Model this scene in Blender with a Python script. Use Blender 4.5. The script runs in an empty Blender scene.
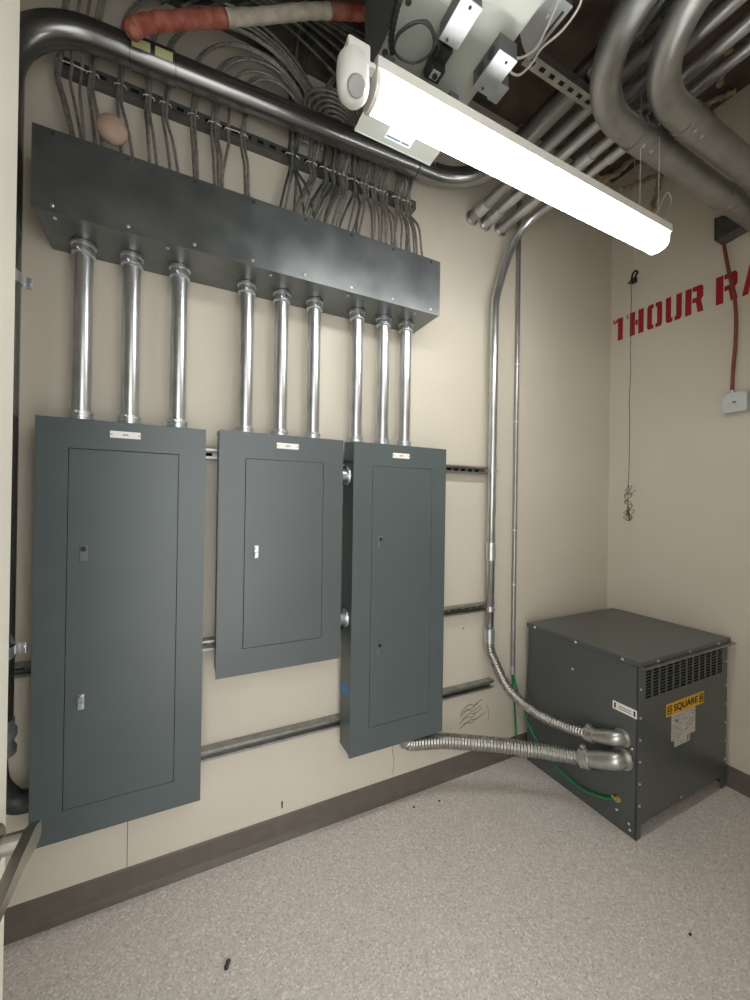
import bpy, bmesh, math, random
from mathutils import Vector, Matrix
random.seed(7)
S = bpy.context.scene
COL = S.collection
PI = math.pi

# ------------------------------------------------------------------ materials
def new_mat(name):
    m = bpy.data.materials.new(name); m.use_nodes = True
    nt = m.node_tree; nt.nodes.clear()
    o = nt.nodes.new('ShaderNodeOutputMaterial'); b = nt.nodes.new('ShaderNodeBsdfPrincipled')
    nt.links.new(b.outputs[0], o.inputs[0])
    return m, nt, b
def srgb(r, g, b):
    f = lambda c: (c/255/12.92 if c/255 <= .04045 else ((c/255+.055)/1.055)**2.4)
    return (f(r), f(g), f(b), 1)
def mat(name, c1, c2=None, rough=.5, metal=0., scale=30, bump=0., detail=3, spec=.5, coord='Object', lo=.35, hi=.65, bscale=None, rvar=0.):
    m, nt, b = new_mat(name); N = nt.nodes.new; L = nt.links.new
    b.inputs['Roughness'].default_value = rough; b.inputs['Metallic'].default_value = metal
    b.inputs['Specular IOR Level'].default_value = spec
    tc = N('ShaderNodeTexCoord'); nz = N('ShaderNodeTexNoise')
    nz.inputs['Scale'].default_value = scale; nz.inputs['Detail'].default_value = detail
    L(tc.outputs[coord], nz.inputs['Vector'])
    cr = N('ShaderNodeValToRGB'); cr.color_ramp.elements[0].position = lo; cr.color_ramp.elements[1].position = hi
    cr.color_ramp.elements[0].color = c1; cr.color_ramp.elements[1].color = c2 or c1
    L(nz.outputs['Fac'], cr.inputs[0]); L(cr.outputs[0], b.inputs['Base Color'])
    if rvar:
        mr = N('ShaderNodeMapRange'); mr.inputs['To Min'].default_value = rough-rvar; mr.inputs['To Max'].default_value = rough+rvar
        mr.inputs['From Min'].default_value = .3; mr.inputs['From Max'].default_value = .7
        L(nz.outputs['Fac'], mr.inputs['Value']); L(mr.outputs[0], b.inputs['Roughness'])
    if bump:
        n2 = N('ShaderNodeTexNoise'); n2.inputs['Scale'].default_value = bscale or scale*3; n2.inputs['Detail'].default_value = 4
        L(tc.outputs[coord], n2.inputs['Vector'])
        bp = N('ShaderNodeBump'); bp.inputs['Strength'].default_value = bump; bp.inputs['Distance'].default_value = .004
        L(n2.outputs['Fac'], bp.inputs['Height']); L(bp.outputs[0], b.inputs['Normal'])
    return m
M = {}
M['wall'] = mat('painted_wall', srgb(208,201,186), srgb(212,205,191), .62, scale=2.2, bump=.12, bscale=160)
M['wallw'] = mat('upper_wall', srgb(205,195,174), srgb(210,200,180), .62, scale=2.2)
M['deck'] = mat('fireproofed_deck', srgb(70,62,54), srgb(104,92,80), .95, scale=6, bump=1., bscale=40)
M['base'] = mat('rubber_base', srgb(100,93,86), srgb(106,99,92), .5, scale=20)
M['panel'] = mat('grey_enamel', srgb(82,92,93), srgb(85,95,96), .36, scale=5, bump=.03, bscale=260)
M['latch'] = mat('dull_latch', srgb(112,118,118), None, .4, .5)
M['groove'] = mat('dark_gap', srgb(34,37,38), None, .8)
M['trans'] = mat('transformer_enamel', srgb(80,84,83), srgb(84,88,87), .3, scale=4, bump=.03, bscale=260)
M['galvbox'] = mat('galvanized_sheet', srgb(112,117,118), srgb(126,131,132), .36, .75, scale=9, detail=5, rvar=.06)
M['emt'] = mat('galvanized_tube', srgb(186,188,189), srgb(206,208,209), .29, .88, scale=9)
M['emtd'] = mat('weathered_galvanized_tube', srgb(152,153,151), srgb(168,169,167), .34, .75, scale=9)
M['pipe'] = mat('dark_galvanized_tube', srgb(128,129,128), srgb(136,137,136), .25, .85, scale=5)
M['panel2'] = mat('neutral_grey_enamel', srgb(84,91,93), srgb(87,94,96), .36, scale=5, bump=.03, bscale=260)
M['steel'] = mat('zinc_fitting', srgb(198,202,205), srgb(212,216,219), .34, .85, scale=40)
M['cast'] = mat('cast_zinc', srgb(186,186,183), srgb(198,198,195), .33, .88, scale=30)
M['strut'] = mat('strut_steel', srgb(150,150,146), srgb(172,172,168), .38, .85, scale=20)
M['strutd'] = mat('dull_strut', srgb(92,92,88), srgb(108,108,104), .45, .5, scale=20)
M['flex'] = mat('flexible_steel', srgb(168,167,163), srgb(186,185,181), .3, .95, scale=30)
M['mc'] = mat('armour', srgb(126,122,117), srgb(158,154,148), .42, .35, scale=60)
M['mcg'] = mat('dark_armour', srgb(52,66,58), srgb(104,104,98), .5, .2, scale=25)
M['white'] = mat('white_enamel', srgb(222,222,216), srgb(226,226,220), .4, scale=8)
M['door'] = mat('door_paint', srgb(222,219,206), srgb(228,225,212), .4, scale=3)
M['plastic'] = mat('white_plastic', srgb(225,225,220), None, .35)
M['lensgrey'] = mat('sensor_lens', srgb(150,150,150), None, .3)
M['black'] = mat('black_plastic', srgb(25,26,28), srgb(32,33,35), .45)
M['dark'] = mat('dark_steel', srgb(58,60,60), srgb(70,72,72), .5, .3)
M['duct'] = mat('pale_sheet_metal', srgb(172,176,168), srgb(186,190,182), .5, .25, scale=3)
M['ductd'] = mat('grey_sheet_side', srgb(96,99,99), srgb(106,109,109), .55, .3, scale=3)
M['alu'] = mat('bright_sheet', srgb(164,168,170), srgb(184,188,190), .4, .55, scale=12)
M['red'] = mat('red_paint', srgb(150,20,32), srgb(166,26,38), .6, scale=40)
M['redcable'] = mat('red_cable', srgb(120,62,54), srgb(136,74,64), .5)
M['redtape'] = mat('red_wrap', srgb(146,72,57), srgb(178,116,98), .6, scale=26, bump=.8, bscale=60)
M['plaster'] = mat('white_insulation', srgb(176,168,154), srgb(206,198,184), .9, scale=24, bump=.8, bscale=60)
M['green'] = mat('green_insulation', srgb(24,120,76), srgb(34,136,88), .35)
M['brass'] = mat('brass', srgb(206,178,104), None, .35, .6)
M['yellow'] = mat('yellow_label', srgb(226,178,40), None, .5)
M['ygreen'] = mat('yellow_green_label', srgb(196,204,150), None, .4)
M['ink'] = mat('black_ink', srgb(28,28,28), None, .6)
M['ink2'] = mat('grey_ink', srgb(128,126,122), None, .6)
M['paper'] = mat('paper_label', srgb(206,203,196), srgb(190,186,180), .6, scale=60)
M['plate'] = mat('nameplate', srgb(238,236,230), None, .4)
M['blue'] = mat('blue_tape', srgb(58,118,176), None, .5)
M['foam'] = mat('beige_foam', srgb(172,148,132), srgb(180,156,140), .7, scale=40)
M['string'] = mat('twine', srgb(80,72,62), srgb(110,100,86), .8)
M['wire'] = mat('white_wire', srgb(214,212,204), None, .4)
M['hole'] = mat('punched_hole', srgb(16,16,16), None, .9)
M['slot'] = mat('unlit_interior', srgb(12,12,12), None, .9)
M['boxgrey'] = mat('grey_cover', srgb(198,204,204), srgb(206,212,212), .45, .2)
M['strand'] = mat('fireproofing_strand', srgb(150,132,114), srgb(176,158,138), .95, scale=30, bump=.6)
M['mark'] = mat('pencil_mark', srgb(96,92,86), None, .8)
M['lever'] = mat('satin_nickel', srgb(150,146,139), None, .26, 1.)
def floor_mat():
    m, nt, b = new_mat('speckled_floor'); N = nt.nodes.new; L = nt.links.new
    tc = N('ShaderNodeTexCoord'); v = N('ShaderNodeTexVoronoi'); v.inputs['Scale'].default_value = 185
    L(tc.outputs['Object'], v.inputs['Vector'])
    cr = N('ShaderNodeValToRGB'); cr.color_ramp.interpolation = 'CONSTANT'
    e = cr.color_ramp.elements
    e[0].position = 0; e[0].color = srgb(202,194,187); e[1].position = .3; e[1].color = srgb(212,205,198)
    for p, c in ((.62, (218,211,205)), (.84, (234,228,222)), (.95, (184,175,167))):
        k = e.new(p); k.color = srgb(*c)
    sep = N('ShaderNodeSeparateColor'); L(v.outputs['Color'], sep.inputs[0]); L(sep.outputs[0], cr.inputs[0])
    n = N('ShaderNodeTexNoise'); n.inputs['Scale'].default_value = 1.6; n.inputs['Detail'].default_value = 4
    L(tc.outputs['Object'], n.inputs['Vector'])
    mr = N('ShaderNodeMapRange'); mr.inputs['To Min'].default_value = .94; mr.inputs['To Max'].default_value = 1.05; L(n.outputs['Fac'], mr.inputs['Value'])
    mx = N('ShaderNodeMix'); mx.data_type = 'RGBA'; mx.blend_type = 'MULTIPLY'; mx.inputs['Factor'].default_value = 1
    L(cr.outputs[0], mx.inputs['A']); L(mr.outputs[0], mx.inputs['B']); L(mx.outputs['Result'], b.inputs['Base Color'])
    b.inputs['Roughness'].default_value = .55
    return m
M['floor'] = floor_mat()
def emis(name, col, s):
    m, nt, b = new_mat(name)
    b.inputs['Base Color'].default_value = (.9,.9,.9,1); b.inputs['Emission Color'].default_value = col; b.inputs['Emission Strength'].default_value = s
    return m
M['lamp'] = emis('lit_diffuser', (1,.99,.965,1), 15.5)

# ------------------------------------------------------------------ mesh helpers
def B(): return bmesh.new()
def add_box(bm, x0, x1, y0, y1, z0, z1, bev=0):
    r = bmesh.ops.create_cube(bm, size=1)
    for v in r['verts']:
        v.co = Vector(((x0+x1)/2+v.co.x*(x1-x0), (y0+y1)/2+v.co.y*(y1-y0), (z0+z1)/2+v.co.z*(z1-z0)))
    if bev:
        es = list({e for v in r['verts'] for e in v.link_edges})
        bmesh.ops.bevel(bm, geom=es, offset=bev, segments=2, affect='EDGES', profile=.5)
    return r['verts']
def add_prism(bm, poly, axis, a, b):
    """polygon extruded along an axis: poly gives the other two coordinates in cyclic order"""
    def P(u, v, w):
        return {'x': (w,u,v), 'y': (u,w,v), 'z': (u,v,w)}[axis]
    A = [bm.verts.new(P(u,v,a)) for u,v in poly]; Bv = [bm.verts.new(P(u,v,b)) for u,v in poly]
    n = len(poly)
    bm.faces.new(A); bm.faces.new(Bv[::-1])
    for i in range(n): bm.faces.new((A[i], Bv[i], Bv[(i+1)%n], A[(i+1)%n]))
def spline(pts, n=8, closed=False):
    P = [Vector(p) for p in pts]; out = []
    if len(P) == 2: return [P[0].lerp(P[1], i/n) for i in range(n+1)]
    m = len(P)
    for i in range(m if closed else m-1):
        if closed: a,b,c,d = P[(i-1)%m],P[i],P[(i+1)%m],P[(i+2)%m]
        else:
            b,c = P[i],P[i+1]; a = P[i-1] if i else b*2-c; d = P[i+2] if i+2 < m else c*2-b
        for k in range(n):
            t = k/n
            out.append(.5*((2*b)+(-a+c)*t+(2*a-5*b+4*c-d)*t*t+(-a+3*b-3*c+d)*t**3))
    if not closed: out.append(P[-1])
    return out
def resample(pts, step):
    out = [pts[0]]; acc = 0
    for a, b in zip(pts, pts[1:]):
        l = (b-a).length
        if l < 1e-9: continue
        t = step-acc
        while t <= l:
            out.append(a.lerp(b, t/l)); t += step
        acc = l-(t-step)
    return out
def sweep(bm, pts, r, seg=12, rf=None, caps=True):
    pts = [Vector(p) for p in pts]; n = len(pts)
    tg = []
    for i in range(n):
        t = pts[min(i+1,n-1)]-pts[max(i-1,0)]; tg.append(t.normalized())
    up = Vector((0,0,1)) if abs(tg[0].z) < .9 else Vector((1,0,0))
    x = tg[0].cross(up).normalized(); rings = []
    for i in range(n):
        x = (x-tg[i]*x.dot(tg[i])).normalized(); y = tg[i].cross(x)
        rr = rf(i) if rf else r
        rings.append([bm.verts.new(pts[i]+(x*math.cos(2*PI*k/seg)+y*math.sin(2*PI*k/seg))*rr) for k in range(seg)])
    for a, b in zip(rings, rings[1:]):
        for k in range(seg):
            f = bm.faces.new((a[k], a[(k+1)%seg], b[(k+1)%seg], b[k])); f.smooth = True
    if caps:
        bm.faces.new(rings[0][::-1]); bm.faces.new(rings[-1])
def lathe(bm, prof, base, axis, seg=20):
    """prof: list of (radius, distance along axis)"""
    ax = Vector(axis).normalized(); base = Vector(base)
    pts = [base+ax*d for _, d in prof]
    up = Vector((0,0,1)) if abs(ax.z) < .9 else Vector((1,0,0))
    x = ax.cross(up).normalized(); y = ax.cross(x)
    rings = [[bm.verts.new(p+(x*math.cos(2*PI*k/seg)+y*math.sin(2*PI*k/seg))*max(r,1e-4)) for k in range(seg)] for p, (r, _) in zip(pts, prof)]
    for a, b in zip(rings, rings[1:]):
        for k in range(seg):
            bm.faces.new((a[k], a[(k+1)%seg], b[(k+1)%seg], b[k]))
    bm.faces.new(rings[0][::-1]); bm.faces.new(rings[-1])
def cyl(bm, a, b, r, seg=16):
    a, b = Vector(a), Vector(b); lathe(bm, [(r,0),(r,(b-a).length)], a, b-a, seg)
def arc(c, r, a0, a1, e1, e2, n=14):
    c = Vector(c); e1 = Vector(e1); e2 = Vector(e2)
    return [c+e1*(r*math.cos(a0+(a1-a0)*i/n))+e2*(r*math.sin(a0+(a1-a0)*i/n)) for i in range(n+1)]
def obj(name, bm, m, parent=None, smooth=False):
    bmesh.ops.recalc_face_normals(bm, faces=bm.faces[:])
    me = bpy.data.meshes.new(name)
    if smooth:
        for f in bm.faces: f.smooth = True
    bm.to_mesh(me); bm.free()
    ms = m if isinstance(m, list) else [m]
    for k in ms: me.materials.append(k)
    if smooth: me.set_sharp_from_angle(angle=math.radians(40))
    o = bpy.data.objects.new(name, me); COL.objects.link(o)
    if parent:
        o.parent = parent
        root = parent
        while root.parent: root = root.parent
        me.transform(Matrix.Translation(-root.location))      # parts live in their thing's own frame
    return o
def tag(o, label, cat, group=None):
    o['label'] = label; o['category'] = cat
    if group: o['group'] = group
    return o
def thing(name, label, cat, loc, group=None):
    o = bpy.data.objects.new(name, None); COL.objects.link(o); o.empty_display_size = .05
    o.location = loc
    return tag(o, label, cat, group)
def struct(name, bm, m, parent=None):
    o = obj(name, bm, m, parent)
    if not parent: o['kind'] = 'structure'
    return o
def screw(parent, p, axis, r=.006, h=.004, m='steel', name='screw'):
    bm = B(); lathe(bm, [(r,0),(r,h*.5),(r*.6,h)], p, axis, 10); return obj(name, bm, M[m], parent)
def text_obj(name, body, size, mtx, m, parent, ext=.0006, off=.0009):
    c = bpy.data.curves.new(name, 'FONT'); c.body = body; c.size = size; c.extrude = ext; c.offset = off; c.align_x = 'CENTER'; c.align_y = 'CENTER'
    t = bpy.data.objects.new(name+'_src', c); COL.objects.link(t)
    dg = bpy.context.evaluated_depsgraph_get(); dg.update()
    me = bpy.data.meshes.new_from_object(t.evaluated_get(dg))
    bpy.data.objects.remove(t); bpy.data.curves.remove(c)
    me.transform(mtx); bm = B(); bm.from_mesh(me); bpy.data.meshes.remove(me)
    return obj(name, bm, m, parent)

# ------------------------------------------------------------------ the room
XR, XL, YF, ZC = 2.673, -.75, -1.84, 3.74
bm = B(); add_box(bm, XL-.1, XR+.1, YF-1.6, .1, -.1, 0); struct('floor', bm, M['floor'])
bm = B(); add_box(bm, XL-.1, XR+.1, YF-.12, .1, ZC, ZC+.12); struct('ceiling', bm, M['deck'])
bm = B(); add_box(bm, XL-.1, XR+.1, 0, .1, 0, ZC); struct('wall_back', bm, M['wall'])
bm = B(); add_box(bm, XR, XR+.1, YF-.12, 0, 0, ZC); struct('wall_right', bm, M['wall'])
bm = B(); add_box(bm, XL-.1, XL, YF-.12, 0, 0, ZC); struct('wall_left', bm, M['wall'])
bm = B(); add_box(bm, XL, -.26, YF-.12, YF, 0, ZC); add_box(bm, .72, XR, YF-.12, YF, 0, ZC); add_box(bm, -.26, .72, YF-.12, YF, 2.46, ZC); struct('wall_front', bm, M['wall'])
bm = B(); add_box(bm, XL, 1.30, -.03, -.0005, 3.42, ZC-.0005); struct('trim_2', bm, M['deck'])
def cove(name, axis, a, b, s):
    bm = B()
    pr = [(0,0),(-.022,0),(-.017,.004),(-.008,.012),(-.005,.022),(-.004,.1),(-.002,.105),(0,.105)]
    if axis == 'x': add_prism(bm, pr, 'x', a, b)
    else: add_prism(bm, [(XR+u, v) for u, v in pr], 'y', a, b)
    return struct(name, bm, M['base'])
cove('baseboard_back', 'x', XL, XR-.0005, 1)
cove('baseboard_right', 'y', YF, -.023, 1)
# board seam in the back wall under the left panel
bm = B(); add_box(bm, -.1595, -.1570, -.0008, .0005, .105, .42); struct('trim_1', bm, M['base'])
# door, open into the room at the left
bm = B(); add_box(bm, -.258, -.2165, -1.82, -1.0, .008, 2.45, .002); d = struct('door_1', bm, M['door'])
bm = B(); lathe(bm, [(.027,0),(.027,.006),(.024,.009)], (-.2165,-1.055,1.035), (1,0,0), 24)
cyl(bm, (-.21,-1.055,1.035), (-.171,-1.055,1.035), .0125, 18)
add_prism(bm, [(-1.036,1.023),(-1.036,1.044),(-1.06,1.053),(-1.11,1.055),(-1.18,1.052),(-1.186,1.046),(-1.18,1.036),(-1.10,1.032),(-1.055,1.022)], 'x', -.180, -.168)
h = obj('lever_handle', bm, M['lever'], d); h['label'] = 'satin nickel lever handle'

# ------------------------------------------------------------------ wall struts
def strut(x0, x1, z, label, slots=True, yb=-.001):
    t = thing('strut_channel', label, 'strut channel', (x0,0,z-.0205), 'strut channels on the back wall')
    bm = B(); hgt = .0205; d = .041
    # open side faces the room: back web against the wall, two flanges, two lips
    add_box(bm, x0, x1, yb-.0025, yb, z-hgt, z+hgt)
    for s in (-1, 1):
        zz = sorted((z+s*hgt, z+s*(hgt-.0025))); add_box(bm, x0, x1, yb-d+.001, yb-.0025, *zz)
        zz = sorted((z+s*hgt, z+s*.0105)); add_box(bm, x0, x1, yb-d, yb-d+.0025, *zz)
    obj('channel', bm, M['strut'], t)
    bm = B(); x = x0+.03
    while x < x1-.03:
        add_box(bm, x-.014, x+.014, yb-.0036, yb-.0025, z-.007, z+.007); x += .048
    o = obj('slot_row', bm, M['hole'], t); o['kind'] = 'stuff'
    return t
strut(-.36, 1.559, 1.678, 'uppermost of the three slotted wall channels behind the panels')
strut(-.56, 1.565, .914, 'middle one of the three slotted wall channels behind the panels')
strut(-.56, 1.611, .475, 'lowest slotted wall channel, showing between the left and right panel bottoms')

# ------------------------------------------------------------------ panelboards
def frame_plate(bm, X, Z, x, z, y0, y1):
    add_box(bm, X[0], X[1], y0, y1, z[1], Z[1]); add_box(bm, X[0], X[1], y0, y1, Z[0], z[0])
    add_box(bm, X[0], x[0], y0, y1, z[0], z[1]); add_box(bm, x[1], X[1], y0, y1, z[0], z[1])
YP = -.165
def panel(label, X, Z, x, z, locks, plate, tape=None, pm='panel'):
    t = thing('panelboard', label, 'electrical panel', (sum(X)/2, -.1, Z[0]), 'grey panelboards on the wall')
    bm = B(); add_box(bm, X[0]+.003, X[1]-.003, YP+.012, -.0425, Z[0]+.003, Z[1]-.003, .001); obj('enclosure', bm, M[pm], t)
    bm = B(); frame_plate(bm, X, Z, x, z, YP, YP+.0118)
    bmesh.ops.remove_doubles(bm, verts=bm.verts, dist=1e-5); obj('cover', bm, M[pm], t)
    bm = B(); add_box(bm, x[0], x[1], YP+.0095, YP+.0118, z[0], z[1]); obj('door_gap', bm, M['groove'], t)
    g = .0019
    bm = B(); add_box(bm, x[0]+g, x[1]-g, YP-.0012, YP+.0094, z[0]+g, z[1]-g, .001); dr = obj('door', bm, M[pm], t)
    for lx, lz, kind in locks:
        bm = B(); yf = YP-.0012
        if kind == 'flush':
            add_box(bm, lx-.011, lx+.011, yf-.0025, yf, lz-.03, lz+.024, .002)
            o = obj('latch', bm, M['latch'], dr)
            bm = B(); lathe(bm, [(.008,0),(.008,.003),(.005,.004)], (lx, yf-.0025, lz+.011), (0,-1,0), 14); obj('keyhole', bm, M['black'], o)
        else:
            add_box(bm, lx-.009, lx+.009, yf-.006, yf, lz-.026, lz+.024, .002)
            add_box(bm, lx-.007, lx+.007, yf-.016, yf-.006, lz-.022, lz-.002, .002)
            lathe(bm, [(.0075,0),(.0075,.008),(.006,.011)], (lx, yf-.006, lz+.012), (0,-1,0), 14)
            obj('latch', bm, M['steel'], dr)
    px, pz = plate
    bm = B(); add_box(bm, px-.044, px+.044, YP-.0022, YP, pz-.0115, pz+.0115); n = obj('nameplate', bm, M['plate'], t)
    n['label'] = 'small white engraved nameplate'
    for s in (-1, 1): screw(n, (px+s*.039, YP-.0022, pz), (0,-1,0), .0022, .001, 'ink2', 'rivet')
    bm = B()
    for k in range(3): add_box(bm, px-.008+k*.006, px-.004+k*.006, YP-.0026, YP-.0022, pz-.003, pz+.003)
    obj('engraving', bm, M['ink2'], n)
    # trim screws on the side of the enclosure
    for zz in (Z[0]+.12, (Z[0]+Z[1])/2, Z[1]-.12): 
        screw(t, (X[1]-.003, -.09, zz), (1,0,0), .005, .003, pm)
    for s in (0,1):
        bm = B(); xx = X[s]+(.012 if s == 0 else -.012); add_box(bm, xx-.012, xx+.012, -.06, -.048, Z[1]-.004, Z[1]+.012, .002); obj('mounting_ear', bm, M[pm], t)
    if tape:
        bm = B(); v = [bm.verts.new((X[0]+.0022, y, z)) for y, z in tape]; bm.faces.new(v)
        r = bmesh.ops.extrude_face_region(bm, geom=bm.faces[:]); 
        for e in r['geom']:
            if isinstance(e, bmesh.types.BMVert): e.co.x -= .0008
        o = obj('blue_tape', bm, M['blue'], t); o['label'] = 'strip of blue masking tape'
    return t
panel('tall wide-looking grey panelboard at the far left, door with two latches', (-.408,.083), (.393,1.752), (-.324,-.0045), (.489,1.656),
      [(-.278,1.318,'flush'),(-.279,.833,'knob')], (-.168,1.71))
panel('short grey panelboard in the middle with one silver latch', (.129,.624), (.826,1.757), (.223,.538), (.925,1.656), [(.268,1.297,'knob')], (.385,1.714), pm='panel2')
panel('tall narrow-looking grey panelboard on the right with blue tape on its side', (.674,1.164), (.381,1.757), (.765,1.083), (.493,1.656),
      [(.808,1.318,'flush'),(.811,.842,'flush')], (.910,1.709), tape=[(-.044,.672),(-.152,.684),(-.152,.640),(-.044,.618)])
# nipples joining the middle and right enclosures
for z, lab in ((1.61, 'upper short silver conduit nipple between the middle and right panels'), (.975, 'lower short silver conduit nipple between the middle and right panels')):
    t = thing('conduit_nipple', lab, 'conduit nipple', (.648,-.1,z), 'nipples between panels')
    bm = B(); cyl(bm, (.6215,-.1,z), (.6765,-.1,z), .030, 20); obj('tube', bm, M['emt'], t, True)
    for x in (.6215,.6625):
        bm = B(); lathe(bm, [(.038,0),(.041,.004),(.041,.009),(.036,.0135)], (x,-.1,z), (1,0,0), 20); obj('locknut', bm, M['steel'], t, True)

# ------------------------------------------------------------------ wireway
WX, WY, WZ = (-.41,1.064), -.2315, (2.3616,2.61)
t = thing('wireway', 'long grey steel wireway trough above the panels', 'wireway', (.33,-.12,WZ[0]))
bm = B(); add_box(bm, WX[0], WX[1], WY+.0025, -.001, WZ[0], WZ[1], .002); obj('trough', bm, M['galvbox'], t)
bm = B(); add_box(bm, WX[0]-.001, WX[1]+.001, WY, WY+.0025, WZ[0]-.001, WZ[1]+.001); obj('front_cover', bm, M['galvbox'], t)
for k in range(8):
    x = WX[0]+.05+k*(WX[1]-WX[0]-.1)/7
    screw(t, (x, WY, WZ[0]+.018), (0,-1,0), .006, .004); screw(t, (x, WY, WZ[1]-.014), (0,-1,0), .006, .004, 'dark')
for x in (-.36,-.05,.3,.62,.95):
    screw(t, (x, -.2, WZ[0]), (0,0,-1), .006, .004)

# ------------------------------------------------------------------ nine vertical conduits
cx = [-.306,-.165,-.012,.229,.369,.510,.712,.848,.969]
pn = ['left','left','left','middle','middle','middle','right','right','right']; od = ['left','centre','right']
for i, x in enumerate(cx):
    lab = '%s one of the three silver conduits rising from the %s panel to the wireway' % (['leftmost','middle','rightmost'][i%3], ['far left','short middle','right'][i//3])
    t = thing('riser_conduit', lab, 'conduit', (x,-.09,1.757), 'conduits between panels and wireway')
    zb, zt = 1.7575, WZ[0]-.0005
    bm = B(); cyl(bm, (x,-.09,zb+.006), (x,-.09,zt-.004), .0278, 24); obj('tube', bm, M['emt'], t, True)
    for base, ax in ((zb, 1), (zt, -1)):
        bm = B(); lathe(bm, [(q_[0], q_[1]*(1. if ax > 0 else 1.35)) for q_ in [(.030,0),(.0360,.001),(.0370,.009),(.0325,.011),(.0325,.018),(.0345,.020),(.0345,.030),(.0285,.033)]], (x,-.09,base), (0,0,ax), 20)
        f = obj('connector', bm, M['steel'], t, True)
        bm = B(); lathe(bm, [(.004,0),(.004,.012),(.002,.013)], (x-.01,-.120,base+ax*.026*(1. if ax > 0 else 1.35)), (0,-1,0), 8); obj('set_screw', bm, M['steel'], f)

# ------------------------------------------------------------------ cable strut and cables over the wireway
t = thing('perforated_strut', 'long slotted channel on the wall under the big pipe, carrying cables', 'strut channel', (.35,0,2.97))
bm = B(); x0, x1, z, yb = -.40, 1.045, 2.993, -.001
add_box(bm, x0, x1, yb-.041, yb-.0385, z-.0205, z+.0205)
for s in (-1,1):
    zz = sorted((z+s*.0205, z+s*.018)); add_box(bm, x0, x1, yb-.0385, yb, *zz)
obj('channel', bm, M['strutd'], t)
bm = B(); x = x0+.03
while x < x1-.02:
    add_box(bm, x-.013, x+.013, yb-.0416, yb-.041, z-.007, z+.007); x += .05
o = obj('slot_row', bm, M['hole'], t); o['kind'] = 'stuff'

LB = [('first',[(-.382,-.321,1.35),(-.354,-.305,.9),(-.332,-.294,.9)],'mc'),
 ('second',[(-.301,-.266,1),(-.292,-.249,1)],'mc'), ('third',[(-.218,-.189,1),(-.209,-.165,1)],'mc'), ('fourth',[(-.131,-.113,1),(-.121,-.094,1),(-.126,-.104,1)],'mc'),
 ('fifth',[(-.075,-.043,1),(-.065,-.024,1)],'mc'), ('sixth',[(.020,.034,1),(.030,.046,1)],'mc'), ('seventh',[(.093,.109,1),(.104,.118,1),(.112,.127,1)],'mc'),
 ('eighth',[(.159,.134,1),(.200,.205,1),(.211,.217,1)],'mc')]
RB = [('ninth',[(.400,.355,1),(.410,.37,1),(.416,.395,1),(.420,.455,1),(.427,.472,1)],'mcg'), ('tenth',[(.490,.394,1),(.500,.412,1),(.508,.428,1)],'mc'),
 ('eleventh',[(.550,.44,1),(.558,.455,1),(.566,.47,1)],'mcg'), ('twelfth',[(.588,.486,1),(.597,.50,1),(.605,.514,1),(.612,.525,1)],'mcg'),
 ('thirteenth',[(.631,.538,1),(.640,.556,1),(.649,.574,1),(.657,.590,1)],'mc'), ('fourteenth',[(.692,.606,1),(.701,.636,1),(.709,.655,1)],'mcg'),
 ('fifteenth',[(.742,.672,1),(.750,.692,1),(.758,.745,1),(.765,.768,1)],'mc'), ('sixteenth',[(.794,.782,1),(.803,.796,1),(.812,.812,1)],'mc'),
 ('seventeenth',[(.838,.826,1),(.847,.842,1),(.856,.858,1),(.864,.876,1)],'mc'), ('eighteenth',[(.920,.890,1),(.929,.906,1),(.938,.930,1),(.947,.952,1)],'mc'),
 ('nineteenth',[(.972,.970,1),(.981,.988,1),(.989,1.004,1),(.996,1.018,1)],'mc')]
def cable(name, label, group, pts, r, m, seg=7, n=6, ridged=False):
    bm = B(); p = spline(pts, n)
    if ridged:
        p = resample(p, .0045); sweep(bm, p, r, 10, rf=lambda i: r*(1.1 if i%2 else .92))
    else: sweep(bm, p, r, seg)
    return tag(obj(name, bm, M[m]), label, 'cable', group)
rnd = random.Random(3)
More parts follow.
